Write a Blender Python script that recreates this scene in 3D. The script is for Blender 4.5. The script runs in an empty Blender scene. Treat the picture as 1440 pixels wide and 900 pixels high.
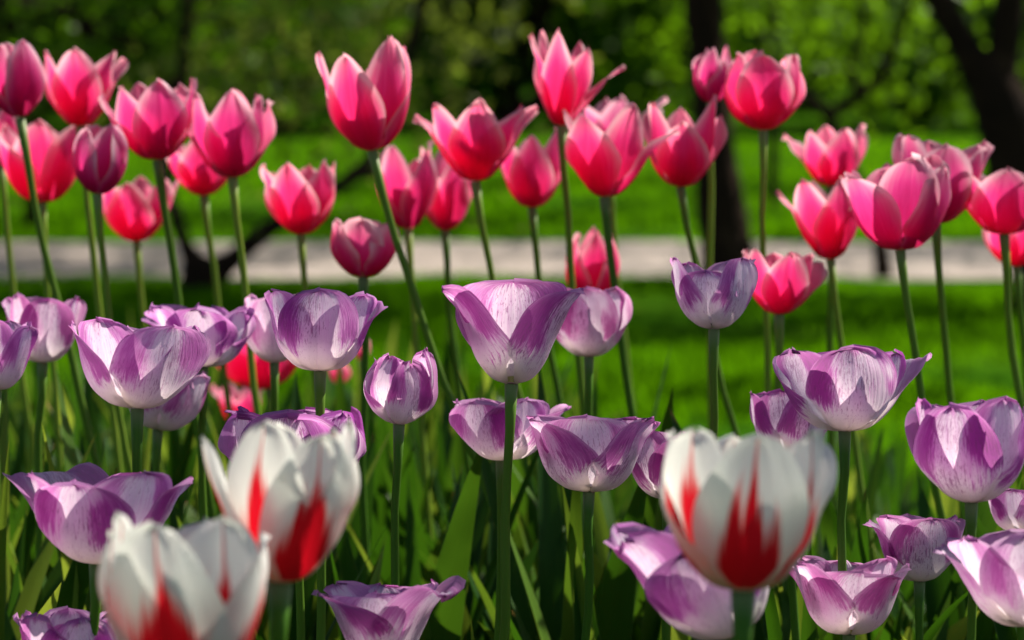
import bpy, math, random
import numpy as np
from mathutils import Vector, Matrix, noise
R_ = math.radians
S = bpy.context.scene
COL = S.collection

# ------------------------------------------------------------------ camera
FPX, CAMH = 3600.0, 0.66                      # focal length in pixels of the 1440 px wide photo
PITCH = math.atan(350.0 / FPX)
cd = bpy.data.cameras.new('camera'); cam = bpy.data.objects.new('camera', cd); COL.objects.link(cam)
cam.location = (0, 0, CAMH); cam.rotation_euler = (math.pi / 2 - PITCH, 0, 0)
cd.sensor_width = 36; cd.lens = 36 * FPX / 1440; cd.clip_start = .05; cd.clip_end = 800
cd.dof.use_dof = True; cd.dof.focus_distance = 1.40; cd.dof.aperture_fstop = 8.3; cd.dof.aperture_blades = 0
S.camera = cam
# ------------------------------------------------------------------ sky and sun
SUN_EL, SUN_AZ = 46, 52                       # azimuth clockwise from the view direction (+Y)
w = bpy.data.worlds.new('World'); S.world = w; w.use_nodes = True
nt = w.node_tree; nt.nodes.clear()
sky = nt.nodes.new('ShaderNodeTexSky'); sky.sky_type = 'NISHITA'; sky.sun_disc = False
sky.sun_elevation = R_(SUN_EL); sky.sun_rotation = R_(SUN_AZ)
bg = nt.nodes.new('ShaderNodeBackground'); bg.inputs[1].default_value = .054
wo = nt.nodes.new('ShaderNodeOutputWorld')
nt.links.new(sky.outputs[0], bg.inputs[0]); nt.links.new(bg.outputs[0], wo.inputs[0])
sl = bpy.data.lights.new('sun', 'SUN'); sl.energy = 5.0; sl.angle = R_(.5); sl.color = (1, .93, .80)
so = bpy.data.objects.new('sun', sl); COL.objects.link(so)
sd = Vector((math.sin(R_(SUN_AZ)) * math.cos(R_(SUN_EL)), math.cos(R_(SUN_AZ)) * math.cos(R_(SUN_EL)), math.sin(R_(SUN_EL))))
so.rotation_euler = sd.to_track_quat('Z', 'Y').to_euler(); so.location = (4, 4, 8)
vs = S.view_settings; vs.view_transform = 'Standard'; vs.look = 'None'; vs.gamma = 1; vs.exposure = 0.95
S.render.resolution_x = 1024; S.render.resolution_y = 640

fwd = Vector((0, math.cos(PITCH), -math.sin(PITCH))); upv = Vector((0, math.sin(PITCH), math.cos(PITCH)))
def at(px, py, d):
    'world point seen at photo pixel (px,py), d metres along the view axis'
    return Vector((0, 0, CAMH)) + Vector((1, 0, 0)) * ((px - 720) / FPX * d) + upv * ((450 - py) / FPX * d) + fwd * d
def ground_at(px, py):
    a = at(px, py, 1) - Vector((0, 0, CAMH)); return Vector((0, 0, CAMH)) + a * (CAMH / -a.z)

# ------------------------------------------------------------------ shader helpers
class E:
    def __init__(s, t, sock): s.t, s.s = t, sock
    def _m(s, op, *o):
        n = s.t.nodes.new('ShaderNodeMath'); n.operation = op
        for i, a in enumerate((s,) + o):
            if isinstance(a, E): s.t.links.new(a.s, n.inputs[i])
            else: n.inputs[i].default_value = a
        return E(s.t, n.outputs[0])
    def __add__(s, o): return s._m('ADD', o)
    __radd__ = __add__
    def __sub__(s, o): return s._m('SUBTRACT', o)
    def __rsub__(s, o): return (s * -1) + o
    def __mul__(s, o): return s._m('MULTIPLY', o)
    __rmul__ = __mul__
    def __pow__(s, o): return s._m('POWER', o)
    def abs(s): return s._m('ABSOLUTE')
    def min(s, o): return s._m('MINIMUM', o)
    def max(s, o): return s._m('MAXIMUM', o)
    def clamp(s): return s.max(0).min(1)
    def step(s, a, b):
        n = s.t.nodes.new('ShaderNodeMapRange'); n.interpolation_type = 'SMOOTHSTEP'
        s.t.links.new(s.s, n.inputs[0])
        for i, x in ((1, a), (2, b)):
            if isinstance(x, E): s.t.links.new(x.s, n.inputs[i])
            else: n.inputs[i].default_value = x
        return E(s.t, n.outputs[0])
def mat(name):
    m = bpy.data.materials.new(name); m.use_nodes = True; m.node_tree.nodes.clear(); return m, m.node_tree
def inp(t, sock, v):
    if isinstance(v, E): t.links.new(v.s, sock)
    elif isinstance(v, tuple): sock.default_value = v + (1,) if len(v) == 3 and len(sock.default_value) == 4 else v
    else: sock.default_value = v
def vec(t, x, y, z=0.0):
    n = t.nodes.new('ShaderNodeCombineXYZ')
    for i, a in enumerate((x, y, z)): inp(t, n.inputs[i], a)
    return E(t, n.outputs[0])
def noi(t, v, scale=1.0, detail=2.0, rough=.5, col=False):
    n = t.nodes.new('ShaderNodeTexNoise'); n.inputs['Scale'].default_value = scale
    n.inputs['Detail'].default_value = detail; n.inputs['Roughness'].default_value = rough
    if v is not None: t.links.new(v.s, n.inputs['Vector'])
    return E(t, n.outputs[1 if col else 0])
def mix(t, f, a, b):
    n = t.nodes.new('ShaderNodeMix'); n.data_type = 'RGBA'
    inp(t, n.inputs[0], f); inp(t, n.inputs[6], a); inp(t, n.inputs[7], b); return E(t, n.outputs[2])
def ramp(t, f, stops):
    n = t.nodes.new('ShaderNodeValToRGB'); t.links.new(f.s, n.inputs[0]); e = n.color_ramp.elements
    while len(e) < len(stops): e.new(.5)
    for k, (p, c) in zip(e, stops): k.position = p; k.color = c + (1,)
    return E(t, n.outputs[0])
def uvs(t):
    n = t.nodes.new('ShaderNodeUVMap'); s = t.nodes.new('ShaderNodeSeparateXYZ'); t.links.new(n.outputs[0], s.inputs[0])
    return E(t, s.outputs[0]), E(t, s.outputs[1])
def oinfo(t):
    n = t.nodes.new('ShaderNodeObjectInfo'); s = t.nodes.new('ShaderNodeSeparateColor'); t.links.new(n.outputs['Color'], s.inputs[0])
    return E(t, s.outputs[0]), E(t, s.outputs[1]), E(t, s.outputs[2])
def geo(t, o): return E(t, t.nodes.new('ShaderNodeNewGeometry').outputs[o])
def finish(t, col, rough=.5, trans=0.0, tcol=None, bump=None, bs=.3, bd=.001, spec=.4, sheen=0.0):
    p = t.nodes.new('ShaderNodeBsdfPrincipled'); inp(t, p.inputs['Base Color'], col); inp(t, p.inputs['Roughness'], rough)
    p.inputs['Specular IOR Level'].default_value = spec; p.inputs['Sheen Weight'].default_value = sheen
    o = t.nodes.new('ShaderNodeOutputMaterial'); out = p.outputs[0]; nb = None
    if bump is not None:
        b = t.nodes.new('ShaderNodeBump'); b.inputs['Strength'].default_value = bs; b.inputs['Distance'].default_value = bd
        t.links.new(bump.s, b.inputs['Height']); t.links.new(b.outputs[0], p.inputs['Normal']); nb = b
    if trans:
        q = t.nodes.new('ShaderNodeBsdfTranslucent'); inp(t, q.inputs[0], tcol if tcol is not None else col)
        if nb: t.links.new(nb.outputs[0], q.inputs['Normal'])
        x = t.nodes.new('ShaderNodeMixShader'); x.inputs[0].default_value = trans
        t.links.new(p.outputs[0], x.inputs[1]); t.links.new(q.outputs[0], x.inputs[2]); out = x.outputs[0]
    t.links.new(out, o.inputs[0])
M = {}
def petal_common(t):
    x, y = uvs(t); a, b, c = oinfo(t)             # a,b = pigment strength / hue shift, c = seed
    v = (x - .5) * 2
    sd_ = c * 37.0
    streak = noi(t, vec(t, x * (c * 26 + 14), y * (b * 2 + 1.4), sd_), 1, 3, .6)
    fine = noi(t, vec(t, x * 90, y * 7, sd_), 1, 3, .65)
    broad = noi(t, vec(t, x * 2.2, y * 1.8, sd_), 1, 2, .5)
    rib = noi(t, vec(t, x * 60, y * 1.2, sd_), 1, 2, .5)
    return x, y, v, a, b, c, streak, fine, broad, rib
# purple flamed petals
m, t = mat('petal_lilac'); x, y, v, a, b, c, streak, fine, broad, rib = petal_common(t)
d = v.abs()
asym = (v * (broad - .5) * 2.2)
flank = (d + asym + (streak - .5) * .3 + (fine - .5) * .42).step(.16, .60) * (1 - (d - (streak - .5) * .3).step(.80, 1.05) * .55)
low = (y + (streak - .5) * .42 + (fine - .5) * .3 + (broad - .5) * .5).step(.30, .54)
top = 1 - y.step(.72, 1.0) * .25
dens = flank * low * top
rim = ((d + (fine - .5) * .25).step(.82, 1.0)).max((y + (fine - .5) * .2).step(.86, .99)) * y.step(.35, .8) * .75
veil = y.step(.2, .8) * (.20 + (streak - .5) * .35 + (fine - .5) * .45)
dens = (dens * (broad * 2.3 - .15)).max(rim).max(veil)
dens = (dens * a * (.45 + fine * 1.1)).clamp()
spk = noi(t, vec(t, x * 62, y * 9, c * 11 + 3), 1, 2, .5)
spk2 = noi(t, vec(t, x * 120, y * 30, c * 7 + 9), 1, 1, .5)
speck = (spk + (broad - .5) * .5).step(.60, .66).max((spk2 + (broad - .5) * .4).step(.62, .68) * .8) * y.step(.15, .4) * .75 * a.clamp()
pale = ramp(t, y, [(0, (.50, .54, .34)), (.12, (.86, .86, .72)), (.38, (.95, .93, .95)), (1, (.90, .80, .93))])
deep = mix(t, b, (.34, .012, .38), (.44, .010, .28))
midc = mix(t, b, (.62, .25, .66), (.70, .24, .56))
col = mix(t, dens.step(0.0, .6), pale, midc); col = mix(t, dens.step(.35, .95), col, deep); col = mix(t, speck, col, (.22, .02, .20))
vein = (1 - d.step(0, .045)) * .3 * y.step(.05, .3); col = mix(t, vein, col, (.72, .66, .74))
back = geo(t, 'Backfacing')
col = mix(t, back * .35, col, (.66, .50, .72))
finish(t, col, .6, .54, mix(t, .3, col, (.88, .50, .72)), rib * .8 + fine * .3 - (1 - d.step(0, .07)) * .5, .45, .0009, .14, .05); M['lilac'] = m
# pink petals
m, t = mat('petal_pink'); x, y, v, a, b, c, streak, fine, broad, rib = petal_common(t)
d = v.abs()
f = (y ** 1.6) * .80 + (d ** 2.6) * .66 + (streak - .5) * .42 + (fine - .5) * .12 + (broad - .5) * .3 + (1 - a) * .3
f = f.clamp()
cr = ramp(t, f, [(0, (.66, .002, .035)), (.30, (.84, .004, .11)), (.54, (.90, .040, .26)), (.76, (.94, .24, .42)), (1, (.96, .68, .72))])
cm = ramp(t, f, [(0, (.38, .003, .07)), (.30, (.54, .006, .17)), (.52, (.66, .05, .30)), (.76, (.66, .22, .42)), (1, (.82, .62, .72))])
col = mix(t, b, cr, cm)
col = mix(t, 1 - y.step(.0, .07), col, (.75, .60, .35))
back = geo(t, 'Backfacing'); col = mix(t, back * .45, col, (.84, .32, .44))
finish(t, col, .5, .55, mix(t, .3, col, (1, .06, .22)), rib * .8 + fine * .3 - (1 - d.step(0, .08)) * .5, .45, .0009, .12, .03); M['pink'] = m
# white petals with red flame
m, t = mat('petal_white'); x, y, v, a, b, c, streak, fine, broad, rib = petal_common(t)
d = v.abs()
jag = noi(t, vec(t, x * 12, y * .6, c * 19), 1, 3, .7)
topy = .84 - (d ** 1.2) * .80 + (jag - .5) * .95 + (fine - .5) * .12 + (a - 1) * .5
red = (1 - (y - topy + (fine - .5) * .22).step(-.11, .11)) * (1 - (d + (fine - .5) * .1 + (.30 - y).max(0) * 1.5).step(.56, .68))
line = (1 - (d + (fine - .5) * .02).step(.015, .06)) * y.step(.3, .5) * .7
red = red.max(line) * y.step(.07, .15)
wh = ramp(t, y, [(0, (.55, .58, .22)), (.14, (.66, .65, .42)), (.3, (.82, .83, .79)), (1, (.84, .85, .83))])
wh = mix(t, (streak - .35).clamp() * .35, wh, (.60, .60, .52))
redc = mix(t, fine, (.50, .002, .010), (.64, .010, .022))
col = mix(t, red, wh, redc)
finish(t, col, .5, .42, mix(t, red, (.88, .88, .82), (.75, .006, .02)), rib * .8 + fine * .3 - (1 - d.step(0, .08)) * .6, .5, .0009, .15, .03); M['white'] = m
# stems, leaves
m, t = mat('stem_green'); x, y = uvs(t); a, b, c = oinfo(t)
n1 = noi(t, vec(t, x * 14, y * 3, c * 9), 1, 3, .6)
col = mix(t, n1, (.032, .110, .010), (.075, .190, .016)); col = mix(t, a, col, (.26, .38, .045)); col = mix(t, y.step(.97, 1.0) * .5, col, (.30, .34, .20))
finish(t, col, .45, .15, mix(t, .5, col, (.4, .55, .03)), n1, .25, .0006, .14); M['stem'] = m
m, t = mat('leaf_green'); x, y = uvs(t); a, b, c = oinfo(t)
n1 = noi(t, vec(t, x * 60, y * 1.5, c * 9), 1, 3, .6); n2 = noi(t, vec(t, x * 2, y * 5, c * 5), 1, 3, .6)
col = mix(t, (n1 * .5 + n2 * .6).step(.3, .85), (.008, .038, .008), (.028, .098, .010)); col = mix(t, a, col, (.10, .20, .02))
tipc = (y + (n2 - .5) * .06).step(.972, .995); col = mix(t, tipc * b, col, (.36, .20, .05))
edge = ((x - .5) * 2).abs().step(.93, 1.0); col = mix(t, edge * .5, col, (.20, .28, .10))
tc = mix(t, a ** 1.5, (.04, .12, .004), (.42, .52, .05))
finish(t, col, .40, .38, tc, n1 + n2 * .4, .35, .0008, .16); M['leaf'] = m
m, t = mat('pistil_green'); finish(t, mix(t, noi(t, None, 200), (.45, .5, .15), (.7, .65, .3)), .6); M['pistil'] = m
m, t = mat('anther_dark'); finish(t, mix(t, noi(t, None, 300), (.03, .015, .05), (.10, .07, .05)), .8); M['anther'] = m
# tree foliage
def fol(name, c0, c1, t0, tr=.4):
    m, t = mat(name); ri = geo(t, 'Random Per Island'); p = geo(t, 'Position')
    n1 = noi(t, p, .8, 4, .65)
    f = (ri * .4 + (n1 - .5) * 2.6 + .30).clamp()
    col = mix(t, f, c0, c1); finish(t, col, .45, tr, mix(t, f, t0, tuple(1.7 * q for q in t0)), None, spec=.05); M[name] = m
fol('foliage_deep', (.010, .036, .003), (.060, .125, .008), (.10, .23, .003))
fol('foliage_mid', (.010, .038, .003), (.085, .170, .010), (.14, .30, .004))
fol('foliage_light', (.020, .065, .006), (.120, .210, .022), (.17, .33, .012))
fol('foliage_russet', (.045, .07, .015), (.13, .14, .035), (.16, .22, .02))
fol('grass_blade', (.010, .055, .001), (.065, .155, .001), (.11, .30, .0005), .45)
m, t = mat('bark'); p = geo(t, 'Position'); x, y = uvs(t)
n1 = noi(t, vec(t, x * 9, y * 3), 1, 5, .7); n2 = noi(t, p, 14, 5, .7)
finish(t, ramp(t, n1 * .5 + n2 * .5, [(.3, (.010, .007, .005)), (.55, (.030, .016, .009)), (.75, (.095, .052, .028))]), .85, 0, None, n1 + n2, .9, .015, .05); M['bark'] = m
m, t = mat('lawn'); p = geo(t, 'Position')
n1 = noi(t, p, .9, 5, .6); n2 = noi(t, p, 40, 3, .7)
finish(t, ramp(t, n1 * .6 + n2 * .4, [(.36, (.008, .042, .002)), (.5, (.026, .088, .003)), (.64, (.070, .135, .008))]), .8, 0, None, n2, .8, .02, .0); M['lawn'] = m
m, t = mat('soil'); p = geo(t, 'Position'); n1 = noi(t, p, 9, 6, .7); n2 = noi(t, p, 70, 3, .6)
finish(t, ramp(t, n1 * .5 + n2 * .5, [(.3, (.018, .012, .008)), (.7, (.075, .050, .032))]), .95, 0, None, n1 + n2 * .5, 1, .03, .15); M['soil'] = m
m, t = mat('path'); p = geo(t, 'Position'); n1 = noi(t, p, 1.6, 6, .7); n2 = noi(t, p, 120, 3, .7)
finish(t, ramp(t, n1 * .55 + n2 * .45, [(.3, (.24, .19, .165)), (.5, (.33, .275, .25)), (.75, (.42, .36, .33))]), .9, 0, None, n2, .6, .006, .2); M['path'] = m

# ------------------------------------------------------------------ object helpers
def mesh_obj(name, V, F, m, parent=None, uv=None, loc=None, color=None):
    me = bpy.data.meshes.new(name); me.from_pydata([tuple(q) for q in V], [], F)
    me.polygons.foreach_set('use_smooth', [True] * len(F))
    if uv is not None:
        L = me.uv_layers.new(name='UVMap'); idx = np.zeros(len(me.loops), 'i'); me.loops.foreach_get('vertex_index', idx)
        L.data.foreach_set('uv', np.asarray(uv, 'f')[idx].ravel())
    me.materials.append(M[m]); me.update()
    o = bpy.data.objects.new(name, me); COL.objects.link(o)
    if parent is not None: o.parent = parent
    if loc is not None: o.location = loc
    if color is not None: o.color = tuple(color) + (1,)
    return o
def empty(name, loc):
    o = bpy.data.objects.new(name, None); o.empty_display_size = .05; o.location = loc; COL.objects.link(o); return o
def tag(o, label, cat, group=None):
    o['label'] = label; o['category'] = cat
    if group: o['group'] = group
def tube(pts, rads, seg=10, capend=True):
    V, UV, F = [], [], []; n = len(pts); side = Vector((1, 0, 0)); ln = 0
    for i, p in enumerate(pts):
        tg = (pts[min(i + 1, n - 1)] - pts[max(i - 1, 0)]).normalized()
        side = (side - tg * side.dot(tg)).normalized() if abs(side.dot(tg)) < .99 else tg.orthogonal().normalized()
        up = tg.cross(side)
        if i: ln += (pts[i] - pts[i - 1]).length
        for k in range(seg + 1):
            a = 2 * math.pi * k / seg; V.append(p + (side * math.cos(a) + up * math.sin(a)) * rads[i]); UV.append((k / seg, i / (n - 1)))
    for i in range(n - 1):
        for k in range(seg):
            a = i * (seg + 1) + k; F.append((a, a + 1, a + seg + 2, a + seg + 1))
    if capend:
        V.append(pts[-1]); UV.append((.5, 1)); c = len(V) - 1; b = (n - 1) * (seg + 1)
        for k in range(seg): F.append((b + k, b + k + 1, c))
    return V, F, UV
def spline(P, n):
    'Catmull-Rom through P'
    out = []; m = len(P) - 1
    for i in range(n):
        s = i / (n - 1) * m; k = min(int(s), m - 1); f = s - k
        p0, p1, p2, p3 = P[max(k - 1, 0)], P[k], P[k + 1], P[min(k + 2, m)]
        out.append(tuple(.5 * ((2 * b) + (c - a) * f + (2 * a - 5 * b + 4 * c - d) * f * f + (3 * b - a - 3 * c + d) * f ** 3) for a, b, c, d in zip(p0, p1, p2, p3)))
    return out

# ------------------------------------------------------------------ setting: ground, bed, path
def sheet(name, x0, x1, y0, y1, z, m, nx=1, ny=1, wob=0):
    V, F = [], []
    for j in range(ny + 1):
        for i in range(nx + 1):
            xx = x0 + (x1 - x0) * i / nx; yy = y0 + (y1 - y0) * j / ny
            if wob and j in (0, ny): yy += wob * noise.noise(Vector((xx * 1.1, yy, 3)))
            V.append((xx, yy, z))
    for j in range(ny):
        for i in range(nx):
            a = j * (nx + 1) + i; F.append((a, a + 1, a + nx + 2, a + nx + 1))
    o = mesh_obj(name, V, F, m); o['kind'] = 'structure'; return o
sheet('lawn', -300, 300, -60, 600, 0, 'lawn')
sheet('flower_bed_soil', -7, 7, .35, 3.75, .006, 'soil', 80, 1, .06)
PY0, PY1 = ground_at(720, 394).y, ground_at(720, 341).y
sheet('path', -60, 60, PY0, PY1, .004, 'path', 1200, 1, .16)
def grass(name, n, reg, hmin, hmax, wd, seed, m='grass_blade'):
    r = np.random.RandomState(seed); X, Y = reg(r, n); n = len(X)
    pn = np.array([noise.noise(Vector((x_ * 1.3, y_ * 1.3, seed))) for x_, y_ in zip(X, Y)]); k_ = r.rand(n) < .62 + pn * 1.3; X, Y, pn = X[k_], Y[k_], pn[k_]; n = len(X)
    a = r.rand(n) * 6.283; h = (hmin + (hmax - hmin) * r.rand(n)) * (1 + pn * 1.2); wv = wd * (.6 + .8 * r.rand(n)); ln = r.rand(n) * .6 * h; la = r.rand(n) * 6.283
    dx, dy = np.cos(a) * wv / 2, np.sin(a) * wv / 2; lx, ly = np.cos(la) * ln, np.sin(la) * ln; z0 = np.full(n, -.002)
    P = np.stack([np.stack([X - dx, Y - dy, z0], 1), np.stack([X + dx, Y + dy, z0], 1),
                  np.stack([X + dx * .8 + lx * .35, Y + dy * .8 + ly * .35, h * .6], 1), np.stack([X + lx, Y + ly, h], 1),
                  np.stack([X - dx * .8 + lx * .35, Y - dy * .8 + ly * .35, h * .6], 1)], 1).reshape(-1, 3)
    me = bpy.data.meshes.new(name); me.vertices.add(5 * n); me.vertices.foreach_set('co', P.astype('f').ravel())
    me.loops.add(5 * n); me.polygons.add(n); me.loops.foreach_set('vertex_index', np.arange(5 * n, dtype='i'))
    me.polygons.foreach_set('loop_start', np.arange(n, dtype='i') * 5); me.update(calc_edges=True); me.materials.append(M[m])
    o = bpy.data.objects.new(name, me); COL.objects.link(o); o['kind'] = 'stuff'; return o
def reg_near(r, n):
    Y = 3.68 + (PY0 - 3.68) * r.rand(n) ** .8; X = (r.rand(n) * 2 - 1) * (.24 * Y + .5); return X, Y
def reg_far(r, n):
    Y = PY1 - .03 + 14 * r.rand(n) ** 1.3; X = (r.rand(n) * 2 - 1) * (.24 * Y + .8); return X, Y
g = grass('grass', 130000, reg_near, .012, .030, .005, 1); tag(g, 'short mown green grass between the tulip bed and the path', 'grass')
g = grass('grass', 90000, reg_far, .02, .045, .011, 2); tag(g, 'short green grass of the lawn beyond the path', 'grass')

# ------------------------------------------------------------------ trees and shrubs
def leaves_mesh(name, cl, per, sig, size, m, seed, parent=None, loc=None):
    'cl: cluster centres (n,3); many small kite leaves spread round them'
    r = np.random.RandomState(seed); cl = np.asarray(cl); n = len(cl) * per
    C = np.repeat(cl, per, 0) + r.randn(n, 3) * sig * np.repeat(.5 + r.rand(len(cl)), per)[:, None]
    a = r.randn(n, 3); a /= np.linalg.norm(a, axis=1)[:, None]; b = np.cross(a, r.randn(n, 3)); b /= np.linalg.norm(b, axis=1)[:, None]
    s = size * (.6 + .8 * r.rand(n))[:, None]
    P = np.stack([C - a * s, C + b * s * .45 + a * s * .1, C + a * s, C - b * s * .45 + a * s * .1], 1).reshape(-1, 3)
    P[:, 2] = np.maximum(P[:, 2], .01)
    me = bpy.data.meshes.new(name); me.vertices.add(4 * n); me.vertices.foreach_set('co', P.astype('f').ravel())
    me.loops.add(4 * n); me.polygons.add(n); me.loops.foreach_set('vertex_index', np.arange(4 * n, dtype='i'))
    me.polygons.foreach_set('loop_start', np.arange(n, dtype='i') * 4); me.update(calc_edges=True); me.materials.append(M[m])
    o = bpy.data.objects.new(name, me); COL.objects.link(o)
    if parent is not None: o.parent = parent
    if loc is not None: o.location = loc
    return o
def limb(name, P, parent, base, rs=None):
    pts4 = spline(P, 4 * len(P) + 2)
    pts = []
    for i, q in enumerate(pts4):
        v = Vector(q[:3]); nz = noise.noise_vector(v * 2.3) * q[3] * .35
        pts.append(v + nz - base)
    V, F, UV = tube(pts, [q[3] * (1 + .18 * noise.noise(Vector(q[:3]) * 5)) for q in pts4], 12)
    return mesh_obj(name, V, F, 'bark', parent, UV)
def pxr(px, py, d, wpx): v = at(px, py, d); return (v.x, v.y, v.z, wpx / 2 / FPX * d)
def crown_pts(c, rad, n, seed, lo=-1):
    r = random.Random(seed); out = []
    while len(out) < n:
        p = Vector((r.uniform(-1, 1), r.uniform(-1, 1), r.uniform(lo, 1)))
        if .35 < p.length < 1 and noise.noise(p * 2.2 + Vector((seed, 0, 0))) > -.12: out.append((c[0] + p.x * rad[0], c[1] + p.y * rad[1], c[2] + p.z * rad[2]))
    return out

def tree(label, trunkP, limbs, crowns, mfol, seed, group=None, size=.035):
    b = Vector((trunkP[0][0], trunkP[0][1], 0)); e = empty('tree', b); tag(e, label, 'tree', group)
    tr = limb('trunk', trunkP, e, b)
    for L in limbs:
        o = limb('limb', L, e, b)
    cl = []
    for i, (c, rad, n) in enumerate(crowns): cl += crown_pts((c[0] - b.x, c[1] - b.y, c[2]), rad, n, seed + i)
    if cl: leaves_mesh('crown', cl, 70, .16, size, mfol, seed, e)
    return e
# left forked tree, base just this side of the path
d = 7.55
def ext(P, dx, dy, dz, r): q = P[-1]; return (q[0] + dx, q[1] + dy, q[2] + dz, r)
gb = at(283, 418, d)
T0 = [(gb.x, gb.y, -.05, .085), pxr(284, 400, d, 66), pxr(286, 375, d, 72)]
LL = [pxr(284, 385, d, 60), pxr(262, 350, d, 26), pxr(244, 300, d, 20), pxr(236, 230, d + .1, 18)]; LL += [ext(LL, .05, .1, .6, .018), ext(LL, -.2, .3, 1.5, .01)]
LR = [pxr(288, 388, d, 60), pxr(325, 365, d, 30), pxr(360, 335, d, 30), pxr(395, 312, d, 26), pxr(440, 282, d, 22), pxr(500, 245, d + .1, 20), pxr(540, 180, d + .2, 18)]
LR += [ext(LR, .15, .1, .5, .02), ext(LR, .4, .2, 1.5, .01)]
L3 = [pxr(500, 245, d + .1, 18), pxr(590, 235, d + .2, 14), pxr(680, 190, d + .3, 12), pxr(760, 130, d + .4, 10)]
tree('low forked tree with dark trunk splitting just above the grass, left of centre', T0, [LL, LR, L3],
     [((gb.x, gb.y + .3, 2.6), (1.5, 1.3, .8), 60), (tuple(at(400, 110, 7.9)), (.42, .4, .16), 7), (tuple(at(620, 120, 8.0)), (.40, .4, .10), 4)], 'foliage_russet', 11, size=.026)
# middle tree
d = 7.9; gb = at(1030, 400, d)
T1 = [(gb.x, gb.y, -.05, .10), pxr(1028, 380, d, 92), pxr(1022, 330, d, 78), pxr(1008, 240, d, 66), pxr(996, 150, d, 58), pxr(990, 60, d, 54), pxr(985, -20, d, 52)]
T1.append(ext(T1, -.05, .1, .9, .05)); T1.append(ext(T1, -.1, .1, 1.8, .03))
q = T1[-2]
tree('dark upright tree trunk standing by the path, right of centre', T1,
     [[(q[0], q[1], q[2] - .2, .04), (q[0] + .5, q[1] + .2, q[2] + .5, .03), (q[0] + 1.1, q[1] + .2, q[2] + 1.0, .012)],
      [(q[0], q[1], q[2] - .1, .04), (q[0] - .5, q[1] - .1, q[2] + .4, .03), (q[0] - 1.1, q[1] + .1, q[2] + .8, .012)]],
     [((q[0], q[1] + .9, q[2] + .9), (1.5, .8, .6), 80)], 'foliage_mid', 23)
# right leaning tree
d = 7.0; gb = at(1475, 440, d)
T2 = [(gb.x, gb.y, -.05, .13), pxr(1470, 380, d, 118), pxr(1446, 270, d, 106), pxr(1420, 190, d, 92), pxr(1396, 122, d, 80), pxr(1358, 66, d, 48), pxr(1325, 0, d, 38)]
T2.append(ext(T2, -.25, .1, .5, .03)); T2.append(ext(T2, -.5, .3, 1.2, .015))
LB = [pxr(1400, 140, d, 76), pxr(1408, 80, d, 50), pxr(1420, 0, d, 46)]; LB += [ext(LB, .1, .1, .8, .03), ext(LB, .3, 0, 1.6, .015)]
tree('thick dark tree trunk forking into two limbs at the right edge', T2, [LB],
     [((gb.x + .7, gb.y + 1.4, 2.6), (2.0, .8, .6), 110), ((gb.x + .5, gb.y - .3, 2.5), (1.6, .35, .3), 16)], 'foliage_mid', 37)
# slim tree behind
d = 8.2; gb = at(1243, 386, d)
T3 = [(gb.x, gb.y, -.05, .035), pxr(1240, 370, d, 24), pxr(1232, 320, d, 21), pxr(1205, 250, d, 20), pxr(1172, 180, d, 20), pxr(1165, 155, d, 20)]
LA = [pxr(1168, 162, d, 20), pxr(1200, 138, d, 18), pxr(1238, 108, d, 16), pxr(1262, 50, d, 12), pxr(1290, -20, d, 9)]
LC = [pxr(1168, 165, d, 18), pxr(1140, 140, d, 16), pxr(1115, 132, d, 14), pxr(1085, 100, d, 10), pxr(1060, 30, d, 8)]
LD = [pxr(1210, 132, d, 14), pxr(1196, 90, d, 12), pxr(1215, 40, d, 9), pxr(1205, -30, d, 7)]
tree('slim crooked sapling with a thin brown trunk beside the path', T3, [LA, LC, LD],
     [(tuple(at(1170, 20, 8.4)), (.45, .4, .18), 14)], 'foliage_mid', 41, size=.025)
# unseen tree added beyond the right edge to dapple the front of the bed
tree('unseen tree added off to the right, its thin crown shading the front tulips', [(4.3, 1.9, -.05, .11), (4.25, 1.95, .9, .09), (4.0, 2.0, 1.8, .08), (3.6, 2.1, 2.7, .05), (2.6, 2.2, 3.0, .02)],
     [[(4.1, 2.0, 1.7, .05), (3.5, 2.5, 2.4, .04), (2.6, 2.7, 2.8, .015)], [(3.9, 2.0, 2.1, .05), (3.2, 1.6, 2.6, .03), (1.9, 1.6, 2.9, .012)]],
     [((2.15, 2.35, 2.85), (1.9, .80, .40), 56)], 'foliage_mid', 61, size=.03)
# tree outside the left edge reaching a dark limb into the upper left corner
tree('tree outside the left edge reaching a dark leafy limb across the upper left corner', [(-2.6, 9.3, -.05, .12), (-2.55, 9.3, .6, .10), (-2.6, 9.3, 1.6, .08), (-2.6, 9.4, 2.6, .03)],
     [[(-2.56, 9.3, .55, .06), pxr(-120, 70, 9.2, 70), pxr(-20, 28, 9.1, 60), pxr(70, 22, 9.0, 50), pxr(160, 48, 8.9, 34), pxr(225, 95, 8.9, 20), pxr(262, 170, 8.9, 7)],
      [pxr(70, 24, 9.0, 20), pxr(190, -10, 9.0, 14), pxr(330, -20, 9.0, 9)], [pxr(120, 34, 9.0, 14), pxr(180, 20, 8.9, 11), pxr(300, 30, 8.9, 9), pxr(380, 90, 8.9, 6)]],
     [(tuple(at(110, 70, 9)), (.5, .3, .15), 16), (tuple(at(330, 30, 9)), (.45, .3, .15), 12), ((-2.6, 9.4, 2.7), (1.4, 1.2, .7), 50)], 'foliage_deep', 83, size=.035)
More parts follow.
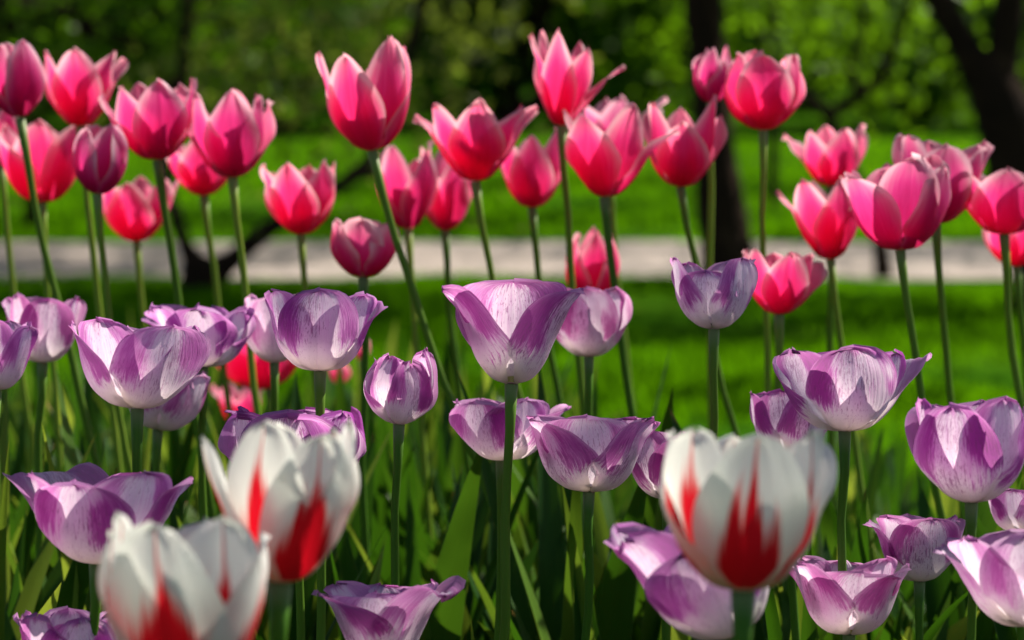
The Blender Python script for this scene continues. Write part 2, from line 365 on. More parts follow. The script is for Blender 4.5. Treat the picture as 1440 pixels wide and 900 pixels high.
# trees across the path
def backtree(px, d, wpx, hpx_dark, label, seed, mf='foliage_deep', rad=(2.2, 2.0, 1.6), zc=3.4, n=110, lean=0):
    gp = at(px, 400, d); x0, y0 = gp.x, gp.y
    P = [(x0, y0, -.05, wpx / 2 / FPX * d * 1.25), (x0 + lean * .2, y0, .8, wpx / 2 / FPX * d), (x0 + lean * .5, y0, 1.9, wpx / 2 / FPX * d * .85), (x0 + lean, y0, zc, .03)]
    Ls = [[(x0 + lean * .4, y0, 1.5, .045), (x0 + lean + .6, y0 + .2, 2.3, .03), (x0 + lean + 1.3, y0, 3.0, .01)],
          [(x0 + lean * .3, y0, 1.3, .045), (x0 + lean - .6, y0 - .2, 2.0, .03), (x0 + lean - 1.3, y0, 2.9, .01)]]
    return tree(label, P, Ls, [((x0 + lean, y0, zc), rad, n), ((x0 + lean + .2, y0, 1.35), (1.1, .8, .35), 16)], mf, seed, size=.045)
backtree(48, 10.3, 20, 0, 'distant thin brown trunk just beyond the path, at the left edge', 51)
backtree(1084, 12.5, 12, 0, 'thin distant trunk beyond the path, right of the dark middle trunk', 53, 'foliage_light', zc=3.8)

tree('unseen tree added beyond the path outside the right edge, its thin crown shading the path', [(3.9, 11.0, -.05, .12), (3.85, 11.0, 1.2, .10), (3.7, 11.0, 2.2, .06), (3.6, 11.0, 2.9, .02)],
     [[(3.85, 11, 1.3, .05), (3.2, 10.9, 2.2, .04), (2.6, 10.8, 2.7, .015)]], [((3.3, 10.9, 2.7), (1.5, .9, .4), 42)], 'foliage_mid', 71, size=.035)  # out-of-view tree put in so its crown dims the path at the right
tree('wide unseen tree added outside the right edge to dapple the grass beyond the path', [(5.2, 16.0, -.05, .16), (5.2, 16.0, 1.3, .13), (5.0, 16.0, 2.4, .09), (4.6, 16.0, 3.4, .03)],
     [[(5.2, 16, 1.4, .06), (4.2, 15.8, 2.5, .04), (2.8, 15.6, 3.0, .015)], [(5.1, 16, 2.2, .05), (3.6, 16.4, 3.0, .03), (1.6, 16.5, 3.3, .012)]], [((3.4, 16.2, 3.3), (3.0, 1.8, .4), 90)], 'foliage_mid', 91, size=.05)  # added out of view, crown spread to throw shade on the far lawn
SH = {}
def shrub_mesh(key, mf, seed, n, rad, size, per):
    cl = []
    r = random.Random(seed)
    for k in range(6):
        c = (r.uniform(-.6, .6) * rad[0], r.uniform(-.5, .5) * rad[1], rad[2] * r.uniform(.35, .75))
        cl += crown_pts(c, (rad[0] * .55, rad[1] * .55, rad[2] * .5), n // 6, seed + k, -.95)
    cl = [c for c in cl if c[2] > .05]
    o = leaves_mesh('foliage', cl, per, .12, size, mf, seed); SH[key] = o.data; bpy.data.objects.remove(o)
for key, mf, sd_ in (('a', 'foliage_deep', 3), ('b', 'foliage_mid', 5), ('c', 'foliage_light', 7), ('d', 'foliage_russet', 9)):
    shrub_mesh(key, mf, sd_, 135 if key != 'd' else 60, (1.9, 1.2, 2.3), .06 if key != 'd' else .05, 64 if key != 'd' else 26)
def shrub(label, px, d, key, sc, rz, nst=7, group=None):
    if sc < 2: d *= 1.75; sc *= 1.6
    else: d *= 1.45; sc *= 1.3
    p = at(px, 300, d); e = empty('shrub', (p.x, p.y, 0)); tag(e, label, 'shrub', group); r = random.Random(int(px + d))
    o = bpy.data.objects.new('foliage', SH[key]); COL.objects.link(o); o.parent = e; o.rotation_euler.z = rz; o.scale = (sc, sc, sc)
    for k in range(nst):
        a = r.uniform(0, 6.28); q = [Vector((math.cos(a) * .1, math.sin(a) * .1, -.03))]
        for j in range(4): q.append(q[-1] + Vector((math.cos(a) * r.uniform(.05, .35) * sc, math.sin(a) * r.uniform(.05, .35) * sc, r.uniform(.25, .6) * sc)))
        sp = [Vector(z) for z in spline([tuple(z) for z in q], 12)]
        V, F, UV = tube(sp, [(.045 if sc < 2 else .02) * sc * (1 - .75 * i / 11) for i in range(12)], 7); mesh_obj('branch', V, F, 'bark', e, UV)
    return e
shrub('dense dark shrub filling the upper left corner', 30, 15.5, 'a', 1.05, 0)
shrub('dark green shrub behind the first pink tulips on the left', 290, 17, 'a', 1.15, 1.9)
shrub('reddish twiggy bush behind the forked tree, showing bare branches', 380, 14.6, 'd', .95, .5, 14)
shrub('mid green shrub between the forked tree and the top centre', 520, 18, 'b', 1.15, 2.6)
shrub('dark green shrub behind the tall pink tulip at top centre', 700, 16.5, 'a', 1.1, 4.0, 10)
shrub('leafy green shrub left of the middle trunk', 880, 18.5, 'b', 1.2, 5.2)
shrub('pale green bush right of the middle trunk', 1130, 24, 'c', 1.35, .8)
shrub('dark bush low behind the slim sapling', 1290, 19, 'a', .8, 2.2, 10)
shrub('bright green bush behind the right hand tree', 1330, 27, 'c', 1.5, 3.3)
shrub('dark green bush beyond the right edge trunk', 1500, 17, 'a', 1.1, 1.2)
# far trees closing the view
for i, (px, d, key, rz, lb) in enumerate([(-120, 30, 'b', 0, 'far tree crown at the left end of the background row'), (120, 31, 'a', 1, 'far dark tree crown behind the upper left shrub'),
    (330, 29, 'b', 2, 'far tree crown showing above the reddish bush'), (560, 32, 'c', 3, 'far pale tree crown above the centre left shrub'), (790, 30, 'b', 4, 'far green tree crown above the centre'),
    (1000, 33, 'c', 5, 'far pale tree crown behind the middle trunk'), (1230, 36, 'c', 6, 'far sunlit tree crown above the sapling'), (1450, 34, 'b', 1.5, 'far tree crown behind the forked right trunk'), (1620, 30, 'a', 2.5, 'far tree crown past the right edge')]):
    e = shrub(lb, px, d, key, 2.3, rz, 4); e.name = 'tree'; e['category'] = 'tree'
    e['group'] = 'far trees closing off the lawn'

# ------------------------------------------------------------------ tulips
PROF = {  # (radius, height) control points of a petal's middle line
 'cup':    [(.05, 0), (.40, .05), (.74, .21), (.97, .46), (1.0, .74), (.96, 1.0)],
 'closed': [(.05, 0), (.40, .05), (.78, .20), (1.0, .46), (.88, .75), (.52, 1.0)],
 'bowl':   [(.05, 0), (.45, .05), (.76, .22), (.93, .48), (1.0, .76), (1.02, 1.0)],
'egg':    [(.05, 0), (.42, .05), (.74, .22), (.93, .48), (1.0, .72), (.97, 1.0)],
 'vee':    [(.05, 0), (.32, .06), (.56, .24), (.72, .50), (.86, .78), (1.04, 1.0)],
 'lily':   [(.05, 0), (.38, .06), (.68, .24), (.86, .46), (.92, .72), (1.10, 1.0)],
 'tub':    [(.05, 0), (.42, .05), (.70, .22), (.84, .48), (.92, .76), (1.06, 1.0)],
}
TIP = {'round': (2.5, .5), 'mid': (2.0, .62), 'point': (1.7, .85), 'sharp': (1.45, 1.0)}
NU, NV = 26, 14
def petal_mesh(R, H, prof, az, outer, width, tip, flare, length, curl, seed, wave, opn, roll):
    r = random.Random(seed)
    P = [list(q) for q in PROF[prof]]
    for k, q in enumerate(P):
        s = k / 5; q[0] += opn * s ** 2 * .5 + flare * max(0, s - .5) ** 1.4 * 2.2; q[1] = q[1] * length - abs(flare) * max(0, s - .6) ** 2 * .9
    if curl: P.append([P[-1][0] + .16 * curl, P[-1][1] - .02 - .05 * abs(curl)])
    pr = spline([tuple(q) for q in P], NU + 1)
    k, kk = TIP[tip]; um = .52 if outer else .56
    V, UV = [], []; off = (.0013 if outer else 0)
    ca, sa = math.sin(az), -math.cos(az)          # outward direction (az 0 faces the camera)
    rd = Vector((ca, sa, 0)); td = Vector((-sa, ca, 0)); ph = r.uniform(0, 6.28); ph2 = r.uniform(0, 6.28); tw = r.uniform(-.18, .18)
    us = [1 - (1 - i / NU) ** 1.0 for i in range(NU + 1)]
    for i in range(NU + 1):
        u = i / NU
        rr, zz = pr[i]; rr = rr * R + off; zz = zz * H
        if not outer: zz += .07 * H * (1 - u) ** 2; rr *= (.86 + .14 * min(1, u * 1.6))
        if u < um: s = .16 + .84 * (1 - (1 - u / um) ** 2)
        else:
            q = (u - um) / (1 - um); s = max(0, 1 - q ** k) ** kk
        hw = width * R * s
        # own curvature: follows the cup low down, flatter near the top
        rho = max(rr, .55 * R) * (1.0 + .55 * u * u) + roll * R
        j2 = min(i + 1, NU); j1 = max(i - 1, 0)
        tg = Vector((0, 0, 0)) + rd * (pr[j2][0] - pr[j1][0]) * R + Vector((0, 0, 1)) * (pr[j2][1] - pr[j1][1]) * H
        nrm = tg.cross(td); nrm = nrm.normalized() if nrm.length > 1e-9 else rd
        if nrm.dot(rd) < 0 and u < .8: nrm = -nrm
        if i == 0: pn = nrm
        if nrm.dot(pn) < 0: nrm = -nrm
        pn = nrm
        for j in range(NV + 1):
            v = j / NV * 2 - 1
            th = hw * v / rho
            p = rd * rr + Vector((0, 0, zz)) + td * (rho * math.sin(th)) - nrm * (rho * (1 - math.cos(th)))
            n0 = noise.noise(Vector((u * 2.6 + seed * .37, v * 1.6, seed * .11)))
            n1 = noise.noise(Vector((u * 7 + seed, v * 4.0, 2.2)))
            edge = abs(v) ** 2
            dsp = R * (.07 * n0 * u + wave * .09 * edge * u * math.sin(u * 9 + (ph if v > 0 else ph2)) + .022 * n1 * u + .03 * edge * edge * u)
            dsp += -R * .028 * math.exp(-(v / .10) ** 2) * (.3 + .7 * u)      # midrib crease
            p += nrm * dsp + Vector((0, 0, 1)) * (R * wave * .06 * noise.noise(Vector((v * 5 + seed, u * 2, 7.7))) * u * u)
            if u > .7: p += Vector((0, 0, 1)) * (R * wave * .07 * (u - .7) / .3 * noise.noise(Vector((v * 7 + seed * 3, 1.5, seed)))) + nrm * (R * wave * .05 * (u - .7) / .3 * noise.noise(Vector((v * 6 + seed * 5, 9.5, seed))))
            p += td * (tw * R * u * u)
            V.append(p); UV.append((j / NV, u))
    F = []
    for i in range(NU):
        for j in range(NV):
            a = i * (NV + 1) + j; F.append((a, a + 1, a + NV + 2, a + NV + 1))
    # smooth outline subdivision comes from the fine grid
    return V, F, UV
def leaf_mesh(L, W, az, reach, seed, droop=0.0, z0=.0):
    r = random.Random(seed); V, UV, F = [], [], []; n = 18; mcols = 6
    rd = Vector((math.cos(az), math.sin(az), 0)); td = Vector((-rd.y, rd.x, 0)); tw0 = r.uniform(-.5, .5); tw1 = r.uniform(-.9, .9); sw = r.uniform(-.12, .12)
    for i in range(n + 1):
        u = i / n
        c = rd * (.008 + reach * L * u ** 1.9) + td * (sw * L * u * u) + Vector((0, 0, z0 + L * (u - droop * u ** 3.2 * .6 - .12 * reach * u * u)))
        wd = W * (math.sin(math.pi * min(1, (u * .93 + .07)) ** .8) ** .85 if u < 1 else 0.0)
        a = tw0 + tw1 * u * u
        s = td * math.cos(a) + rd * math.sin(a); nn = rd * math.cos(a) - td * math.sin(a)
        for j in range(mcols + 1):
            v = j / mcols * 2 - 1
            fold = (.42 * (1 - u) + .12) * abs(v) ** 1.4
            wv = .06 * math.sin(u * 11 + (seed if v > 0 else seed * 1.7)) * abs(v)
            V.append(c + s * wd * v * (1 - .25 * (1 - u)) - nn * wd * (fold + wv)); UV.append((j / mcols, u))
    for i in range(n):
        for j in range(mcols):
            a = i * (mcols + 1) + j; F.append((a, a + 1, a + mcols + 2, a + mcols + 1))
    return V, F, UV
CNT = [0]
GROUP = {'pink': 'tall pink tulips at the back of the bed', 'lilac': 'lilac and purple tulips in the middle of the bed', 'white': 'white tulips with red flames at the front of the bed'}
def tulip(kind, x, y, top, wpx, d, label, prof='cup', a0=None, tip=None, sl=0.0, tilt=None, pit=None, sat=1.0, hue=0.0, flare=None, ln=None, curl=None, az=None, wave=None, width=.95, opn=0.0, stem_r=None, nleaf=3, wd={}, bend=.0, roll=0, skip=()):
    CNT[0] += 1; seed = CNT[0] * 17; r = random.Random(seed)
    flare = flare or {}; ln = ln or {}; curl = curl or {}; az = az or {}
    hb = at(x, y, d); R = wpx / 2 / FPX * d; H = (y - top) / FPX * d / math.cos(PITCH) * .98
    if kind == 'pink': opn += .20 if prof != 'closed' else .06; width *= .93 if prof != 'closed' else 1
    if wave is None: wave = 1.6 if kind == 'pink' else 1.2
    if a0 is None: a0 = r.choice((0, 60)) + r.uniform(-12, 12)
    if tip is None: tip = {'pink': 'point', 'lilac': 'round', 'white': 'mid'}[kind]
    if tilt is None: tilt = -sl * 40
    if pit is None: pit = {'pink': -3, 'lilac': -8, 'white': -8}[kind] + r.uniform(-2, 2)
    base = Vector((hb.x + sl * hb.z, hb.y + r.uniform(-.01, .01), 0))
    e = empty('tulip', base); tag(e, label, 'tulip', GROUP[kind])
    rot = Matrix.Rotation(R_(tilt), 3, 'Y') @ Matrix.Rotation(R_(pit), 3, 'X')
    hl = hb - base; axis = rot @ Vector((0, 0, 1))
    # stem: bezier leaving the ground upright-ish and ending along the flower's axis
    c1 = Vector((hl.x * .20 + bend, 0, hl.z * .36)); c2 = hl * .70 + (hl - axis * (hl.z * .30) - hl * .70) * .35
    pts = []
    for i in range(19):
        s = i / 18; pts.append(((1 - s) ** 3) * Vector((0, 0, -.01)) + 3 * s * (1 - s) ** 2 * c1 + 3 * s * s * (1 - s) * c2 + s ** 3 * hl)
    sr = stem_r or {'lilac': .0023, 'pink': .0024, 'white': .0032}[kind] * r.uniform(.93, 1.1)
    for i in range(1, 17): pts[i] = pts[i] + Vector((noise.noise(Vector((i * .35, seed, 0))), noise.noise(Vector((i * .35, seed, 5))), 0)) * .0035
    rad = [sr * (1.32 - .36 * i / 18 + .10 * noise.noise(Vector((i * .6, seed, 9)))) for i in range(19)]; rad[-1] = sr * 1.45; rad[-2] = sr * 1.05
    V, F, UV = tube(pts, rad, 12); mesh_obj('stem', V, F, 'stem', e, UV, color=(r.uniform(0, .8) if kind == 'pink' else r.uniform(0, .25), 0, r.random()))
    for i in range(6):
        if i in skip: continue
        outer = i % 2 == 0
        a = a0 + 60 * i + r.uniform(-6, 6) if i not in az else az[i]
        V, F, UV = petal_mesh(R * (1.0 if outer else .93), H * (1.0 if outer else 1.03), prof, R_(a), outer, width * r.uniform(.95, 1.06) * wd.get(i, 1), tip, flare.get(i, r.uniform(-.05, .12) if kind != 'pink' else r.choice((-.03, .06, .16, .30))), ln.get(i, r.uniform(.93, 1.0) if kind != 'pink' else r.uniform(.86, 1.02)), curl.get(i, 0), seed + i, wave, opn + r.uniform(-.07, .07), roll)
        V = [rot @ q + hl for q in V]
        mesh_obj('petal', V, F, kind, e, UV, color=(min(1, max(0, sat * r.uniform(.9, 1.08))), min(1, max(0, hue + r.uniform(-.1, .1))), r.random()))
    # pistil with its anthers
    ax = [hl + axis * (H * q) for q in (.02, .12, .25, .33, .36)]
    V, F, UV = tube(ax, [R * q for q in (.10, .13, .11, .14, .05)], 8); pi = mesh_obj('pistil', V, F, 'pistil', e, UV)
    for k in range(6):
        aa = k * math.pi / 3; dv = rot @ Vector((math.cos(aa), math.sin(aa), 0))
        V, F, UV = tube([hl + dv * R * .15 + axis * H * .04, hl + dv * R * .26 + axis * H * .18, hl + dv * R * .3 + axis * H * .2, hl + dv * R * .33 + axis * H * .36], [R * .02, R * .02, R * .055, R * .03], 6)
        mesh_obj('anther', V, F, 'anther', pi, UV)
    for k in range(nleaf):
        aa = r.choice((-1, 1)) * math.pi / 2 + r.gauss(0, .8); L = r.uniform(.20, .34) * (1 if kind != 'pink' else 1.12); L = min(L, hl.z * .72)
        V, F, UV = leaf_mesh(L, r.uniform(.011, .021), aa, r.uniform(.12, .55), seed + k, r.uniform(0, .5) if k else 0)
        mesh_obj('leaf', V, F, 'leaf', e, UV, color=(r.uniform(0, .5), 1.0 if r.random() < .3 else 0.0, r.random()))
    return e
T = tulip
# ---- pink tulips -------------------------------------------------
T('pink', 28, 165, 58, 66, 1.85, 'dark magenta closed tulip at the upper left corner', 'closed', a0=30, sl=.19, tilt=-4, hue=.95, tip='mid')
T('pink', 113, 178, 68, 88, 1.95, 'pink tulip with spiky open petals, second from the left in the top row', 'lily', a0=0, sl=.1, tilt=0, flare={1: .3, 2: .45}, hue=.1, opn=.1)
T('pink', 222, 225, 106, 100, 1.85, 'magenta pink tulip with a thick dark stem, third from the left in the top row', 'cup', a0=25, sl=.13, tilt=-5, flare={4: .35}, hue=.7, stem_r=.0028)
T('pink', 327, 250, 122, 98, 1.85, 'magenta goblet tulip partly covering a redder tulip, fourth from the left in the top row', 'cup', a0=5, sl=.1, tilt=-2, flare={2: .2}, hue=.75)
T('pink', 60, 285, 165, 104, 2.0, 'red pink open tulip under the top row at the left, behind a dark folded one', 'bowl', a0=60, sl=.05, tilt=0, opn=.05, flare={4: .3}, hue=.05)
T('pink', 137, 273, 168, 68, 1.8, 'dark magenta tulip folded half shut, overlapping the red pink one at the left', 'closed', a0=80, sl=.12, tilt=6, hue=1, tip='mid', ln={3: .8, 4: .85})
T('pink', 287, 275, 190, 82, 2.05, 'coral red tulip peeping out behind two magenta goblets', 'cup', a0=0, sl=.1, hue=0)
T('pink', 192, 340, 246, 84, 2.1, 'coral pink tulip with one petal splayed right, against the path at the left', 'cup', a0=0, sl=.08, tilt=-2, flare={2: .6, 1: .2}, hue=0)
T('pink', 423, 330, 226, 86, 1.95, 'bright pink tulip with a petal pointing left, alone between the two left groups', 'cup', a0=-10, sl=.1, tilt=0, flare={5: .3, 4: .55}, hue=.05)
T('pink', 523, 212, 66, 110, 1.75, 'large bright pink tulip leaning right on a long slanting stem, top centre left', 'cup', a0=-20, sl=.30, tilt=-4, flare={4: .5, 5: .25, 1: -.1, 2: -.1, 0: 0}, hue=.25, ln={1: 1.05, 2: 1.0, 4: .9}, sat=.95, bend=.02)
T('pink', 668, 255, 138, 104, 1.85, 'wide open pink tulip with tips splayed both ways, left of the centre top', 'lily', a0=0, sl=.22, tilt=2, opn=.15, flare={1: .3, 2: .5, 4: .6, 5: .3}, hue=.05)
T('pink', 748, 292, 182, 78, 1.95, 'small rosy tulip just left of the tallest one', 'cup', a0=0, sl=.14, tilt=0, hue=.3)
T('pink', 574, 322, 203, 74, 2.0, 'magenta half of a touching pair below the large leaning pink tulip', 'cup', a0=40, sl=.06, hue=.6, tilt=-3)
T('pink', 626, 324, 206, 70, 2.05, 'redder tulip of a touching pair below the wide open one', 'cup', a0=10, sl=.1, hue=.2, tilt=2)
T('pink', 511, 390, 308, 88, 1.8, 'short pink tulip with broad whitish petal edges, in front of the path', 'cup', a0=60, sl=0, tip='round', sat=.62, hue=.35, width=.95, opn=-.42, flare={0: 0, 1: 0, 2: 0, 3: 0, 4: 0, 5: 0}, ln={0: .9, 3: .9, 4: 1})
T('pink', 790, 177, 44, 80, 1.85, 'tallest tulip, salmon pink with petals splayed apart and one reaching right', 'lily', a0=-20, sl=.09, tilt=4, opn=.1, flare={1: .3, 2: .95, 4: .15}, hue=.05, ln={4: 1.02, 2: .8, 1: .85, 3: .9}, width=.75)
T('pink', 850, 277, 148, 108, 1.8, 'full pink tulip below the tallest one with a petal reaching right', 'lily', a0=-30, sl=.15, tilt=3, opn=.12, flare={2: .55, 1: .15}, hue=.05)
T('pink', 858, 240, 132, 96, 2.1, 'mauve pink tulip almost hidden behind the full pink one', 'lily', a0=10, sl=.1, tilt=2, opn=.2, flare={1: .5, 2: .6}, hue=1, sat=.7)
T('pink', 957, 263, 142, 90, 1.85, 'pink tulip with a raised right petal, left of the dark trunk', 'cup', a0=0, sl=.25, tilt=2, opn=-.02, ln={1: 1.05, 0: .78, 5: .95}, hue=.05)
T('pink', 1000, 145, 60, 50, 1.95, 'small shrivelled crimson tulip against the dark trunk', 'closed', a0=30, sl=.02, tilt=6, wave=3.2, hue=.9, sat=1.5, tip='sharp', ln={0: .75, 2: 1.0, 4: .8})
T('pink', 1073, 183, 74, 96, 1.85, 'rounded pink tulip on a tall stem just right of the dark trunk', 'closed', a0=0, sl=.03, tilt=1, opn=.25, hue=.25, flare={2: .12}, tip='mid')
T('pink', 829, 430, 326, 66, 1.95, 'narrow bright pink bud standing up behind a round lilac tulip', 'closed', a0=60, sl=0, tilt=3, tip='sharp', hue=.2, ln={1: 1.05, 2: 1.1})
T('pink', 1095, 442, 350, 84, 1.75, 'low rose pink tulip with both outer petals spread, near the dark trunk', 'cup', a0=0, sl=.05, tilt=2, flare={2: .5, 4: .35, 1: .1}, hue=.35, opn=.05, tip='mid')
T('pink', 1168, 262, 175, 76, 2.05, 'pink tulip with a petal jutting left, upper one of the right hand stack', 'cup', a0=10, sl=.02, tilt=2, flare={4: .95, 5: .1}, hue=.1)
T('pink', 1168, 365, 245, 88, 1.85, 'scarlet pink tulip with a thin petal curling left, below the jutting one', 'lily', a0=20, sl=.14, tilt=-3, flare={4: .45, 5: .3}, hue=0, sat=1)
T('pink', 1266, 352, 224, 124, 1.7, 'big deep magenta tulip, left one of the overlapping pair at the right', 'bowl', a0=60, sl=.17, tilt=-2, hue=.85, tip='mid')
T('pink', 1316, 315, 188, 106, 1.8, 'mauve pink tulip with a petal spread right, right one of the overlapping pair', 'bowl', a0=0, sl=.12, tilt=2, hue=.75, sat=.8, flare={2: .45, 1: .1}, tip='mid')
T('pink', 1412, 330, 224, 112, 1.8, 'large pink tulip cut by the right edge of the picture', 'bowl', a0=-20, sl=.12, tilt=0, hue=.45)
T('pink', 1430, 375, 300, 72, 2.0, 'red tulip low behind the large pink one at the right edge', 'cup', a0=10, sl=.1, hue=0)
T('pink', 378, 546, 440, 118, 2.1, 'glowing red pink tulip half hidden behind two lilac cups at the left', 'bowl', a0=0, sl=-.02, tilt=-14, hue=0)
T('pink', 338, 602, 536, 52, 2.3, 'small red tulip deep among the leaves below the glowing one', 'lily', a0=30, sl=0, opn=.3, hue=0, wave=2)
T('pink', 478, 540, 508, 24, 2.5, 'tiny red bud among the leaves right of the big lilac cup', 'closed', a0=0, hue=0)
T('pink', 508, 505, 475, 20, 2.6, 'tiny pale bud above the small red one, right of the big lilac cup', 'closed', a0=0, hue=0, sat=.1)
T('pink', 2, 232, 150, 60, 2.1, 'coral tulip cut by the left edge behind the dark magenta one', 'cup', a0=30, sl=.08, hue=.1)
# ---- lilac tulips ------------------------------------------------
T('lilac', 60, 510, 414, 92, 1.68, 'lilac tulip with a squared rim near the left edge', 'bowl', a0=20, sl=-.03, sat=.95, hue=.6, flare={2: .1})
T('lilac', -6, 548, 446, 78, 1.5, 'lilac tulip cut by the left edge of the picture', 'bowl', a0=60, sl=0, tilt=6, sat=.9, hue=.2)
T('lilac', 193, 575, 454, 160, 1.36, 'wide pale lilac bowl tulip with dotted petals, left of centre', 'bowl', a0=30, sl=.0, sat=.78, hue=.35, flare={4: .12, 2: .15}, tilt=2)
T('lilac', 222, 605, 514, 108, 1.6, 'pale pinkish tulip tucked below the wide lilac bowl', 'bowl', a0=60, sl=0, tilt=10, sat=.55, hue=.9)
T('lilac', 286, 516, 426, 118, 1.62, 'ragged lilac tulip with ruffled petals spilling left', 'bowl', a0=0, sl=0, sat=.95, hue=.1, flare={4: .6, 5: .5, 3: .3}, wave=2.4, tilt=3)
T('lilac', 386, 510, 414, 82, 1.66, 'pale pink edged tulip tucked behind the big lilac cup', 'cup', a0=0, sl=0, sat=.5, hue=.9)
T('lilac', 450, 522, 408, 130, 1.44, 'big lilac cup with a pointed right lip, centre left', 'bowl', a0=0, sl=0, sat=.95, hue=.25, flare={2: .38, 1: .12}, width=1.0, roll=.1)
T('lilac', 561, 597, 500, 88, 1.42, 'closed crumpled lilac tulip with one raised petal', 'closed', a0=20, sl=-.01, sat=.85, hue=.45, wave=2.2, tilt=4, ln={1: 1.12, 2: 1.08}, opn=.35, width=.8)
T('lilac', 719, 540, 404, 160, 1.38, 'central purple streaked tulip with two flared side petals, in sharpest focus', 'vee', a0=0, az={0: 180, 1: 0, 2: 78, 3: 128, 4: -80, 5: 232}, sl=-.04, tilt=0, sat=1.0, hue=.45, opn=.1, flare={2: .16, 4: .16, 1: -.1, 3: -.05, 5: -.05, 0: -.05}, ln={1: 1.05, 2: 1.0, 4: 1.02, 3: .99, 5: .97, 0: .96}, wd={1: 1.3, 2: .98, 4: 1.0}, width=1.08, stem_r=.0025)
T('lilac', 828, 502, 404, 102, 1.64, 'round lilac tulip right of the central one with a pink bud behind', 'cup', a0=0, sl=0, sat=.85, hue=.95)
T('lilac', 1004, 463, 360, 102, 1.48, 'lilac tulip in front of the dark trunk, one petal standing up at its left', 'cup', a0=40, sl=-.01, sat=.8, hue=.4, ln={0: .96, 5: .75, 4: 1.0}, flare={4: .12})
T('lilac', 705, 648, 560, 128, 1.5, 'pale lilac tulip behind the stem of the central one', 'bowl', a0=-35, sl=-.01, sat=.75, hue=.5, flare={2: .4, 1: .1}, opn=.1)
T('lilac', 828, 692, 586, 150, 1.40, 'broad pale tulip with two pointed lips, below the centre', 'tub', a0=0, az={0: 180, 1: 4, 2: 68, 3: 120, 4: -62, 5: 240}, wd={1: 1.15}, sl=-.02, sat=.78, hue=.5, flare={2: .08, 4: .08, 1: -.05}, ln={2: .98, 4: 1.0, 1: 1.02}, width=1.06, opn=.08)
T('lilac', 1188, 607, 490, 158, 1.36, 'wide purple tulip with a curled right petal, above the red flamed white one', 'bowl', a0=0, sl=0, sat=.95, hue=.3, flare={2: .42, 4: .2}, curl={2: 1.3}, opn=.05, tip='round', width=.92)
T('lilac', 1112, 640, 550, 104, 1.5, 'deep purple tulip half hidden between the wide one and the white one', 'bowl', a0=30, sl=.02, sat=1.2, hue=.55)
T('lilac', 1366, 707, 560, 148, 1.30, 'tall boxy purple cup tulip at the right', 'cup', a0=-28, sl=.0, sat=1.0, hue=.3, width=1.0, roll=.1)
T('lilac', 418, 700, 578, 180, 1.45, 'purple tulip mostly hidden behind the left red flamed white one', 'bowl', a0=0, sl=.02, sat=1.1, hue=.1, wave=2.2)
T('lilac', 135, 793, 664, 178, 1.28, 'large lilac tulip sprawling open with a petal reaching the left edge', 'bowl', a0=-20, sl=.0, tilt=4, sat=.85, hue=.5, flare={4: .72, 2: .38, 1: .3}, curl={4: .6}, opn=.12, ln={1: 1.08, 2: 1.05, 4: 1.0})
T('lilac', 100, 965, 860, 128, 1.3, 'ruffled lilac tulip rising at the bottom left corner', 'cup', a0=20, sl=0, sat=.85, hue=.4, wave=2)
T('lilac', 537, 938, 822, 152, 1.3, 'pale lilac vase tulip cut by the bottom edge, left of centre', 'vee', a0=0, az={0: 180, 1: 2, 2: 65, 3: 120, 4: -65, 5: 238}, wd={1: 1.15}, sl=0, sat=.85, hue=.55, flare={2: .25, 4: .25}, width=1.05, curl={2: .5})
T('lilac', 938, 702, 606, 100, 1.45, 'deep magenta purple tulip peeping out left of the right hand white one', 'cup', a0=20, sl=0, sat=1.3, hue=.75, wave=2)
T('lilac', 1030, 896, 712, 196, 1.18, 'drooping lilac tulip lying over to the left behind the right hand white one', 'tub', a0=0, sl=.0, tilt=-20, sat=.85, hue=.3, wave=1.8, opn=.05, flare={4: .05, 2: .8, 0: .1, 1: .9}, ln={4: 1.08, 2: 1.1, 0: .8, 1: .95}, width=1.05)
T('lilac', 1194, 893, 786, 138, 1.35, 'small pale tulip with two dark flanks at the bottom, right of the white one', 'tub', a0=0, az={0: 180, 1: 2, 2: 65, 3: 120, 4: -65, 5: 238}, wd={1: 1.15}, sl=0, sat=.8, hue=.8, flare={2: .14, 4: .12}, ln={1: .86}, width=1.04, opn=-.02)
T('lilac', 1293, 818, 722, 112, 1.45, 'lilac tulip with flared lips left of the boxy purple cup stem', 'tub', a0=10, sl=.0, sat=.85, hue=.6, flare={2: .3, 4: .25}, width=1.05)
T('lilac', 1440, 750, 686, 92, 1.5, 'lilac tulip low at the right edge, above the large pale one', 'bowl', a0=30, sl=0, sat=1, hue=.6)
T('lilac', 1452, 882, 740, 176, 1.24, 'large pale lilac tulip cut by the right edge near the bottom', 'bowl', a0=-5, sl=0, tilt=-4, sat=.5, hue=.5, flare={4: .35, 5: .2})
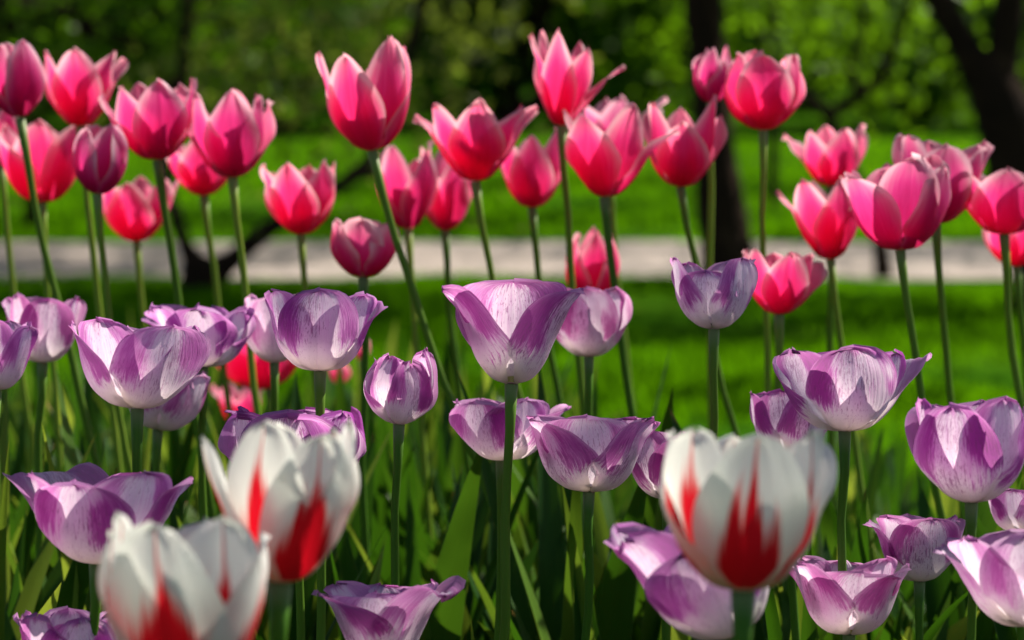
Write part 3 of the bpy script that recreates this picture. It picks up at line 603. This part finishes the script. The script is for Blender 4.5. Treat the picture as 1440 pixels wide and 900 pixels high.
# ---- white tulips with red flames --------------------------------
T('white', 394, 820, 590, 178, 1.04, 'white red flamed tulip with a petal opening left, rear one of the left two', 'egg', a0=-15, sl=-.02, tilt=4, flare={4: .42, 5: .1, 0: -.05, 2: .05}, ln={4: .92, 5: .97, 0: .93, 1: 1.0}, width=.86, opn=.02, az={0: 30, 5: -28, 4: -86, 1: 84, 2: 140, 3: 205})
T('white', 258, 975, 728, 216, .99, 'nearest white tulip with red flames, cut by the bottom edge at the left', 'egg', a0=0, sl=0, tilt=1, width=.90, az={0: -8, 5: -60, 1: 38, 4: -105, 2: 88, 3: 180}, flare={0: 0, 1: -.04, 5: 0, 2: -.08}, ln={0: .97, 1: 1.0, 5: 1.0, 2: .93}, opn=-.06)
T('white', 1045, 832, 604, 218, 1.02, 'white tulip with a big red flame, alone at the right of centre', 'egg', a0=4, sl=0, tilt=1, width=.84, opn=.05, ln={0: .97, 2: .98, 4: 1.0}, flare={2: .12})

# ------------------------------------------------------------------ leaf clumps filling the bed
rr = random.Random(77)
def clump(x, y, hmax, n):
    e = empty('tulip_plant', (x, y, 0)); tag(e, 'leafy tulip plant with upright green blades and no bloom, low in the bed', 'tulip plant', 'flowerless tulip plants filling the bed')
    for k in range(n):
        a = rr.choice((-1, 1)) * math.pi / 2 + rr.gauss(0, .75); L = hmax * rr.uniform(.6, 1.08)
        V, F, UV = leaf_mesh(L, (rr.uniform(.006, .013) if rr.random() < .55 else rr.uniform(.016, .028)), a, rr.uniform(.04, .34), rr.randint(0, 9999), rr.choice((0, 0, .3, .7)))
        mesh_obj('leaf', V, F, 'leaf', e, UV, color=(rr.uniform(0, 1) ** 4, 1.0 if rr.random() < .35 else 0.0, rr.random()))
n = 0
while n < 280:
    y = rr.uniform(1.5, 3.65); x = rr.uniform(-1, 1) * (.205 * y + .12)
    px = 720 + x / y * FPX
    if px > 860 and y > 2.3 and rr.random() < .5: continue
    hm = rr.uniform(.32, .50)
    lim = 440 if px < 620 else (480 if px < 860 else 560)
    hm = min(hm, CAMH - (lim + rr.uniform(0, 130) - 100) * y / FPX)
    if hm < .12: continue
    clump(x, y, hm, rr.randint(10, 14)); n += 1
